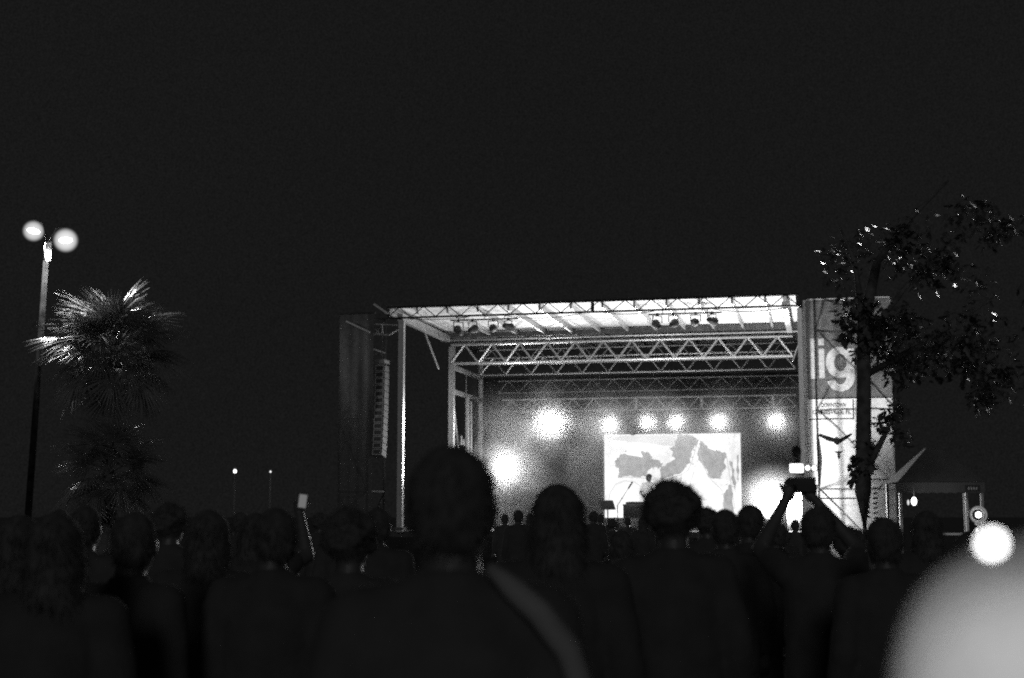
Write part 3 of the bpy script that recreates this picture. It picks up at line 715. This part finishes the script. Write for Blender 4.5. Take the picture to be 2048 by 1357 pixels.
def letter(ch, u, w, size, wt, m_, lift=.008, xs=1., sp=1.):
    link('letter' if len(ch) == 1 else 'lettering', stick(text_mesh(ch, size, wt, sp), u, w, lift, xs), m_, bn)
def zb(x, y): return (12.15 + (x - 349) * .00251, 4.655 + (1105 - y) * .002737)
def arc(cx_, cy_, rx, ry, a0, a1, n_=22): return [(cx_ + rx * math.cos(math.radians(a0 + (a1 - a0) * k / n_)), cy_ - ry * math.sin(math.radians(a0 + (a1 - a0) * k / n_))) for k in range(n_ + 1)]
G_OUT = [(632, 632), (556, 632), (553, 650)] + arc(487, 762, 145, 150, 62, 292) + [(547, 908)] + arc(487, 905, 58, 70, -8, -155) + [(422, 930), (345, 930)] + arc(489, 905, 143, 136, -172, 0)
G_IN = arc(488, 764, 62, 84, 0, 352)
LETTERS = ([[(188, 528), (242, 528), (242, 915), (188, 915)]], [[(272, 630), (330, 630), (330, 912), (272, 912)], [(270, 532), (330, 532), (330, 598), (270, 598)]], [G_OUT, G_IN])
def outline(loops):
    gc = bpy.data.curves.new('print', 'CURVE'); gc.dimensions = '2D'; gc.fill_mode = 'BOTH'
    for pts in loops:
        sp = gc.splines.new('POLY'); sp.points.add(len(pts) - 1); sp.use_cyclic_u = True
        for q, p in zip(sp.points, pts): q.co = (p[0], p[1], 0, 1)
    go = bpy.data.objects.new('print', gc); COL.objects.link(go)
    gm = bpy.data.meshes.new_from_object(go.evaluated_get(bpy.context.evaluated_depsgraph_get())); bpy.data.objects.remove(go); return gm
hol = [[(BU0 + .06, 4.67), (BU1 - .005, 4.67), (BU1 - .005, 7.26), (BU0 + .06, 7.26)]]
for lt_ in LETTERS:
    lp = [[zb(*p) for p in q] for q in lt_]; hol += lp
    link('letter', stick(outline(lp), 0, 0, .010), LET, bn)
gm = outline(hol)
link('grey_print', stick(gm, 0, 0, .006), GY, bn)
for tx, u, w, wd in (('DOWNTOWN', 11.99, 4.43, .62), ('GAINESVILLE, FL', 11.76, 4.25, .97)):
    me = text_mesh(tx, .15, .004); xs_ = [v.co.x for v in me.vertices]
    link('lettering', stick(me, u, w, .012, wd / (max(xs_) - min(xs_))), INK, bn)
def strip(a, b, wd): 
    a, b = Vector(a), Vector(b); q = Vector((-(b - a).y, (b - a).x)).normalized() * wd / 2
    return [(a + q)[:], (a - q)[:], (b - q)[:], (b + q)[:]]
link('printed_line', stick(poly_mesh([strip((11.66, 4.655), (13.78, 4.655), .03), strip((11.68, 4.12), (12.80, 4.12), .03), strip((12.80, 4.10), (12.80, 4.62), .03), strip((11.8, 2.07), (13.1, 2.07), .035), strip((13.1, 2.55), (13.79, 2.55), .03)]), 0, 0, .010), INK, bn)
wings = [[(11.86,3.70),(11.95,3.74),(12.12,3.68),(12.30,3.62),(12.36,3.66),(12.42,3.60),(12.55,3.66),(12.72,3.74),(12.76,3.72),(12.60,3.58),(12.46,3.50),(12.40,3.45),(12.34,3.45),(12.28,3.51),(12.12,3.56),(11.98,3.64)]]
small = [[(12.27,3.30),(12.36,3.27),(12.40,3.30),(12.44,3.27),(12.54,3.31),(12.47,3.24),(12.43,3.22),(12.44,3.12),(12.40,3.06),(12.36,3.14),(12.37,3.22),(12.33,3.24)]]
link('bird_emblem', stick(poly_mesh(wings), 0, 0, .012), INK, bn); link('bird_emblem', stick(poly_mesh(small), 0, 0, .012), INK, bn)
link('printed_strap', stick(poly_mesh([[(11.84,3.72),(11.90,3.74),(11.98,3.1),(11.92,2.4),(11.86,2.4),(11.85,3.1)]]), 0, 0, .012), cloth('banner_strap', .2, .3), bn)
lau = []
for k in range(7):
    z = 1.55 + k * .125; a = .5 + .1 * k
    lau.append([(13.20, z), (13.26, z + .05), (13.36, z + .04), (13.30, z - .01)]); lau.append([(13.16, z + .02), (13.12, z + .08), (13.06, z + .09), (13.09, z + .01)])
lau.append([(13.34, 2.28), (13.42, 2.32), (13.50, 2.44), (13.40, 2.38)])
link('laurel_emblem', stick(poly_mesh(lau), 0, 0, .012), INK, bn)
link('printed_bar', stick(poly_mesh([[(12.83,3.4),(12.94,3.4),(12.94,4.6),(12.83,4.6)]]), 0, 0, .012), LET, bn)
# left banner, unlit
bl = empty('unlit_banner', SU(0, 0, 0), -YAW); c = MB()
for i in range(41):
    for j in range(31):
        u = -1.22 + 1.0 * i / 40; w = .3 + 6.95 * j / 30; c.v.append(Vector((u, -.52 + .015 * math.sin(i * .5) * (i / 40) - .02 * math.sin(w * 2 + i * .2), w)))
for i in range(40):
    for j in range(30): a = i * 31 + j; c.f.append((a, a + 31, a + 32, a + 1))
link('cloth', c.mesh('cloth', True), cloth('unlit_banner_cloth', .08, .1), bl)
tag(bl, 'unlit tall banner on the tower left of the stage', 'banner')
MB().tube((-1.0, -.62, 7.05), (-.30, -.62, 6.72), .03).build('diagonal_pipe', ALU, bl)

# line array, boom and bracket on the left
la = empty('line_array_speaker', SU(-.05, -.2, 0), -YAW)
n_box = 14
for i in range(n_box):
    z = 5.72 - i * .183; tl = .02 + .012 * i; dy = -.0035 * i * i * .3
    rot = Matrix.Rotation(-tl, 3, 'X'); cbx = Vector((-.02, dy, z))
    MB().box(cbx, (.30, .40, .165), rot).build('cabinet', RUBBER, la)
    f_ = MB()
    for (dx, dz, sx_, sz_) in ((0, .070, .24, .016), (0, -.070, .24, .016), (-.115, 0, .016, .13), (.115, 0, .016, .13)): f_.box(cbx + rot @ Vector((dx, -.206, dz)), (sx_, .012, sz_), rot)
    f_.build('front_rim', ALUD, la)
MB().box((-.02, 0, 5.92), (.30, .5, .10)).build('fly_frame', STEEL, la)
MB().tube((-.02, 0, 5.96), (-.02, 0, 6.72), .012, n=6).build('chain', STEEL, la)
tag(la, 'curved column of stacked speaker cabinets hung left of the stage', 'speaker')
bk = empty('speaker_boom', SU(0, 0, 0), -YAW)
for a, b in (((-.5, -.2, 7.02), (.36, .02, 6.98)), ((-.45, -.2, 6.74), (.10, -.1, 6.70)), ((.10, -.1, 6.70), (.36, .0, 6.86)), ((-.42, -.2, 7.0), (-.15, -.2, 6.74)), ((-.1, -.15, 7.0), (-.08, -.15, 6.74))):
    MB().tube(a, b, .022, n=6).build('pipe', ALU, bk)
MB().box((-.15, -.1, 7.45), (.5, .06, .06), Matrix.Rotation(.6, 3, 'Y')).build('outrigger', ALU, bk)
tag(bk, 'small pipe boom between the left tower and the roof corner', 'boom')

# ------------------------------------------------------------------ street lamp
def halo_mat():  # lamp halation built as a soft glowing volume
    m = bpy.data.materials.new('lamp_halo'); m.use_nodes = True; nt = m.node_tree; N = nt.nodes; L = nt.links
    N.remove(N['Principled BSDF']); e = N.new('ShaderNodeEmission')
    tc = N.new('ShaderNodeTexCoord'); ln = N.new('ShaderNodeVectorMath'); ln.operation = 'LENGTH'; L.new(tc.outputs['Object'], ln.inputs[0])
    mr = N.new('ShaderNodeMapRange'); mr.interpolation_type = 'SMOOTHSTEP'
    mr.inputs[1].default_value = .40; mr.inputs[2].default_value = .27; mr.inputs[3].default_value = 0; mr.inputs[4].default_value = 1.5
    L.new(ln.outputs['Value'], mr.inputs[0]); L.new(mr.outputs[0], e.inputs[1])
    L.new(e.outputs[0], N['Material Output'].inputs['Volume']); return m
HALO = halo_mat()
sl = empty('street_lamp', (-12.88, 38, 0), 0)
MB().path([(0, 0, 0), (.06, 0, 4.5), (.10, 0, 8.5)], [.10, .085, .07], 12).build('pole', mat('dark_pole', .012, .95, 0, .8, 5, 0, .1), sl, True)
MB().path([(.10, 0, 8.48), (.115, 0, 8.98)], [.075, .07], 12).build('lit_pole_top', WHITE, sl, True)  # light on the pole top painted as white, pole below kept dark
MB().box((.205, 0, 8.75), (.03, .03, .52)).build('conduit', WHITE, sl)
for k, p in enumerate((at(66, 463, 38.5), at(131, 480, 37.6))):
    q = p - Vector((-12.73, 38, 0)); s_ = (.80, .90)[k]
    MB().path([(.115, 0, 8.95), Vector((.115, 0, 8.95)).lerp(q, .4) + Vector((0, .05, .42)), q + Vector((0, 0, .33))], [.022, .018, .018], 6).build('arm', RUBBER, sl)
    gl = link('globe_or_halo', MB().ball((0, 0, 0), .42, 24, 16).mesh('globe_or_halo', True), HALO, sl); gl.location = q; gl.scale = (s_,) * 3
    c = MB().ball((0, 0, 0), (.17, .15, .065), 16, 10).build('lamp_core', emit('lamp_core', 10), sl, True); c.location = q; c.rotation_euler = (0, .12 * (1 - 2 * k) + .05, 0)
    lamp(sl, q + Vector((0, 0, -.12)), 900, .10, math.radians(168), (0, 0, -1), blend=.25)
sl.rotation_euler = (0, math.radians(1.0), 0)
tag(sl, 'tall street lamp with two halos of added glow beside the palms', 'street lamp')

# ------------------------------------------------------------------ palms
def frond_mesh(seed):
    rr = random.Random(seed); f = MB()
    # petiole along +X then a fan of folded blades, costapalmate
    f.path([(0, 0, 0), (.35, 0, .06), (.75, 0, .04)], [.022, .016, .012], 5)
    nb = 36
    for i in range(nb):
        t = (i + .5) / nb * 2 - 1; a = t * 2.1
        base = Vector((.75 + .22 * (1 - abs(t)), .03 * t, .04 - .02 * abs(t)))
        d = Vector((math.cos(a), math.sin(a), -.10 + rr.uniform(-.10, .10))).normalized(); ln = (.78 - .22 * abs(t)) * rr.uniform(.85, 1.08)
        sd = d.cross(Vector((0, 0, 1))).normalized(); w_ = .016
        pts = []
        for k in range(4):
            s_ = k / 3; drop = -.36 * s_ * s_ * ln
            pts.append(base + d * ln * s_ + Vector((0, 0, drop + rr.uniform(-.01, .01))))
        wd = (w_ * .5, w_, w_ * .75, .002); vs_ = []
        for p, ww in zip(pts, wd): vs_ += [p - sd * ww, p + Vector((0, 0, -.35 * ww)), p + sd * ww]
        fs_ = []
        for k in range(3):
            o_ = k * 3; fs_ += [(o_, o_ + 1, o_ + 4, o_ + 3), (o_ + 1, o_ + 2, o_ + 5, o_ + 4)]
        f.add(vs_, fs_)
    me = f.mesh('frond'); me.materials.append(PALMM); return me
FRONDS = [frond_mesh(s) for s in (1, 2, 3)]
def palm(loc, h, n_, sc_, label, seed):
    rr = random.Random(seed); o = empty('palm_tree', loc)
    pts = [(.05 * math.sin(k), 0, h * k / 8) for k in range(9)]
    MB().path(pts, [.20 - .05 * k / 8 for k in range(9)], 10).build('trunk', BARK, o, True)
    bt = MB()
    for i in range(60):
        a = rr.uniform(0, 6.28); z = h - rr.uniform(.1, 1.3); bt.tube((.14 * math.cos(a), .14 * math.sin(a), z), (.27 * math.cos(a), .27 * math.sin(a), z + .28), .035, .015, 5)
    bt.build('leaf_boots', BARK, o)
    for i in range(n_):
        fr_ = link('frond', FRONDS[i % 3], None, o)
        az = i * 2.39996 + rr.uniform(-.2, .2); el = 1.35 - 2.15 * (i + .5) / n_ + rr.uniform(-.15, .15)
        fr_.rotation_euler = (rr.uniform(-.5, .5), -el, az); fr_.location = (pts[-1][0], 0, h - .05 + .1 * math.sin(el)); s_ = sc_ * rr.uniform(.85, 1.1); fr_.scale = (s_, s_, s_)
    return tag(o, label, 'palm', 'palms')
palm((-10.75, 38.0, 0), 5.9, 64, 1.28, 'tall fan palm lit from above by the street lamp', 21)
palm((-10.55, 37.2, 0), 2.7, 44, 1.05, 'low fan palm under the tall palm', 22)
#palm((-6.9, 44.0, 0), 6.4, 40, 1.15, 'unlit fan palm between the street lamp palm and the left tower', 23)

# ------------------------------------------------------------------ broad-leaved tree at the right
tree = empty('broadleaf_tree', (5.40, 22, 0))
MB().path([(.05, 0, 0), (.02, 0, .8), (0, 0, 2.0), (.06, .02, 3.4), (.10, .05, 4.6), (.35, .1, 5.6)], [.19, .14, .125, .115, .10, .07], 12).build('trunk', BARK, tree, True)
limbs = [((.10, .05, 4.3), (.8, .2, 5.2), (1.6, .3, 6.0)), ((.10, .05, 4.6), (.0, .1, 5.6), (-.2, .2, 6.2)), ((.08, .03, 3.8), (1.0, -.3, 4.3), (1.9, -.5, 4.9)),
         ((.35, .1, 5.6), (.9, .1, 6.3), (1.5, 0, 6.9)), ((.0, 0, 2.2), (.35, -.1, 2.9), (.5, -.1, 3.2))]
for l_ in limbs: MB().path(l_, [.06, .04, .015], 8).build('limb', BARK, tree, True)
LEAF = [(0, 0), (.10, -.18), (.42, -.40), (.40, -.16), (.70, -.22), (1.0, 0), (.70, .22), (.40, .16), (.42, .40), (.10, .18)]
def leaves(name, clumps, parent, origin, size, seed):
    rr = random.Random(seed); m_ = MB()
    for (c, r, cnt) in clumps:
        for i in range(cnt):
            d = Vector((rr.gauss(0, 1), rr.gauss(0, 1), rr.gauss(0, 1))).normalized() * r * rr.random() ** .45
            p = Vector(c) - Vector(origin) + d; s_ = size * rr.uniform(.6, 1.25)
            q = Matrix.Rotation(rr.uniform(0, 6.28), 3, 'Z') @ Matrix.Rotation(rr.uniform(-.3, 1.2), 3, 'Y') @ Matrix.Rotation(rr.uniform(-.6, .6), 3, 'X')
            m_.add([p + q @ Vector((x * s_, y * s_, -.12 * s_ * x * x - .3 * abs(y) * s_)) for x, y in LEAF], [(0, 1, 2, 3), (0, 3, 4, 5), (0, 5, 6, 7), (0, 7, 8, 9)])
    return m_.build(name, LEAFM, parent)
cl_ = []
for (x, y, rpx, cnt) in ((1705, 612, 34, 90), (1745, 640, 48, 190), (1700, 668, 26, 60), (1752, 690, 34, 110), (1722, 706, 20, 30), (1790, 650, 45, 150), (1780, 720, 32, 70), (1690, 640, 20, 30),
                         (1775, 842, 26, 60), (1795, 815, 26, 55), (1722, 930, 26, 80), (1735, 890, 20, 45), (1712, 955, 16, 30), (1800, 870, 26, 40)):
    p = at(x, y, 22); cl_.append((p, rpx / FOC * 22, cnt))
rr = random.Random(5)
for i in range(64):
    x, y = rr.uniform(1640, 2110), rr.uniform(400, 800)
    if x < 1800 and y > 545: continue
    if (x - 1640) * .55 + (y - 400) < 120: continue
    p = at(x, y, 22 + rr.uniform(-1.6, 1.2)); cl_.append((p, rr.uniform(.22, .40), 55))
leaves('crown', cl_, tree, (5.40, 22, 0), .15, 4)
tag(tree, 'dark broad-leaved tree standing in front of the printed banner', 'tree')

# ------------------------------------------------------------------ market tent at the right
tn = empty('market_tent', (7.95, 27, 0), -.1)
rf = MB(); hw = .78
rf.add([(-hw, -hw, 2.25), (hw, -hw, 2.25), (hw, hw, 2.25), (-hw, hw, 2.25), (-.12, -.12, 2.9), (.12, -.12, 2.9), (.12, .12, 2.9), (-.12, .12, 2.9)], [(0, 1, 5, 4), (1, 2, 6, 5), (2, 3, 7, 6), (3, 0, 4, 7), (4, 5, 6, 7)])
rf.build('roof', mat('tent_fabric', .13, .8, 0, .15, 5), tn)
vl = MB()
for i in range(10):
    a = -hw + i * .156; vl.add([(a, -hw - .01, 2.24), (a + .156, -hw - .01, 2.24), (a + .156, -hw - .01, 2.06), (a + .078, -hw - .01, 2.04), (a, -hw - .01, 2.06)], [(0, 1, 2, 3, 4)])
vl.build('valance', mat('tent_fabric', .16), tn)
for sx in (-1, 1):
    for sy in (-1, 1): MB().box((sx * (hw - .05), sy * (hw - .05), 1.12), (.05, .05, 2.24)).build('post', ALUD, tn)
MB().box((.46, -.70, 1.78), (.045, .045, .92)).build('sign_post', ALU, tn); MB().box((.20, -.70, 1.30), (.55, .03, .04)).build('rail', ALU, tn)
tag(tn, 'dark pop-up market tent behind the crowd at the right', 'tent')
sg = empty('tent_sign', (8.28, 25.7, 2.12), -.1)
MB().box((0, 0, 0), (.26, .02, .12)).build('board', DARK, sg); 
for k in range(4): MB().box((-.07 + k * .045, -.015, .0), (.022, .006, .05), Matrix.Rotation((.3, -.3, 0, .4)[k], 3, 'Y')).build('mark', mat('sign_mark', .6), sg)
tag(sg, 'small dark sign board with pale marks under the tent edge', 'sign')
tl = empty('tent_lamp', at(1828, 1003, 25.5) + Vector((0, 0, 0)), 0)
MB().ball((0, 0, 0), (.05, .05, .075), 12, 8).build('bulb', emit('tent_bulb', 4), tl, True); MB().tube((0, 0, .07), (0, .02, .34), .012, n=6).build('cord', DARK, tl); MB().ball((-.09, .05, -.02), (.02, .02, .05), 8, 6).build('small_bulb', emit('tent_bulb_dim', .8), tl, True)
lamp(tl, (0, -.1, 0), 8, .05)
tag(tl, 'small bright bulb hanging in the market tent', 'lamp')
# small distant lamps at the left
for px, py, r, e, lab in ((470, 943, .055, 3, 'brighter small path lamp far left of the stage'), (541, 944, .03, 1.2, 'fainter small path lamp nearer to the stage')):
    p = at(px, py, 46); o = empty('path_lamp', (p.x, 46, 0))
    MB().tube((0, 0, 0), (0, 0, p.z - r), .03, n=6).build('post', RUBBER, o); MB().ball((0, 0, p.z), (r, r, r * 1.2), 10, 7).build('globe_or_halo', quiet(emit('path_' + str(e), e)), o, True)
    MB().lathe([(r * 1.3, 0), (r * .4, r)], (0, 0, p.z + r * 1.25)).build('cap', STEEL, o)
    tag(o, lab, 'lamp', 'far path lamps')
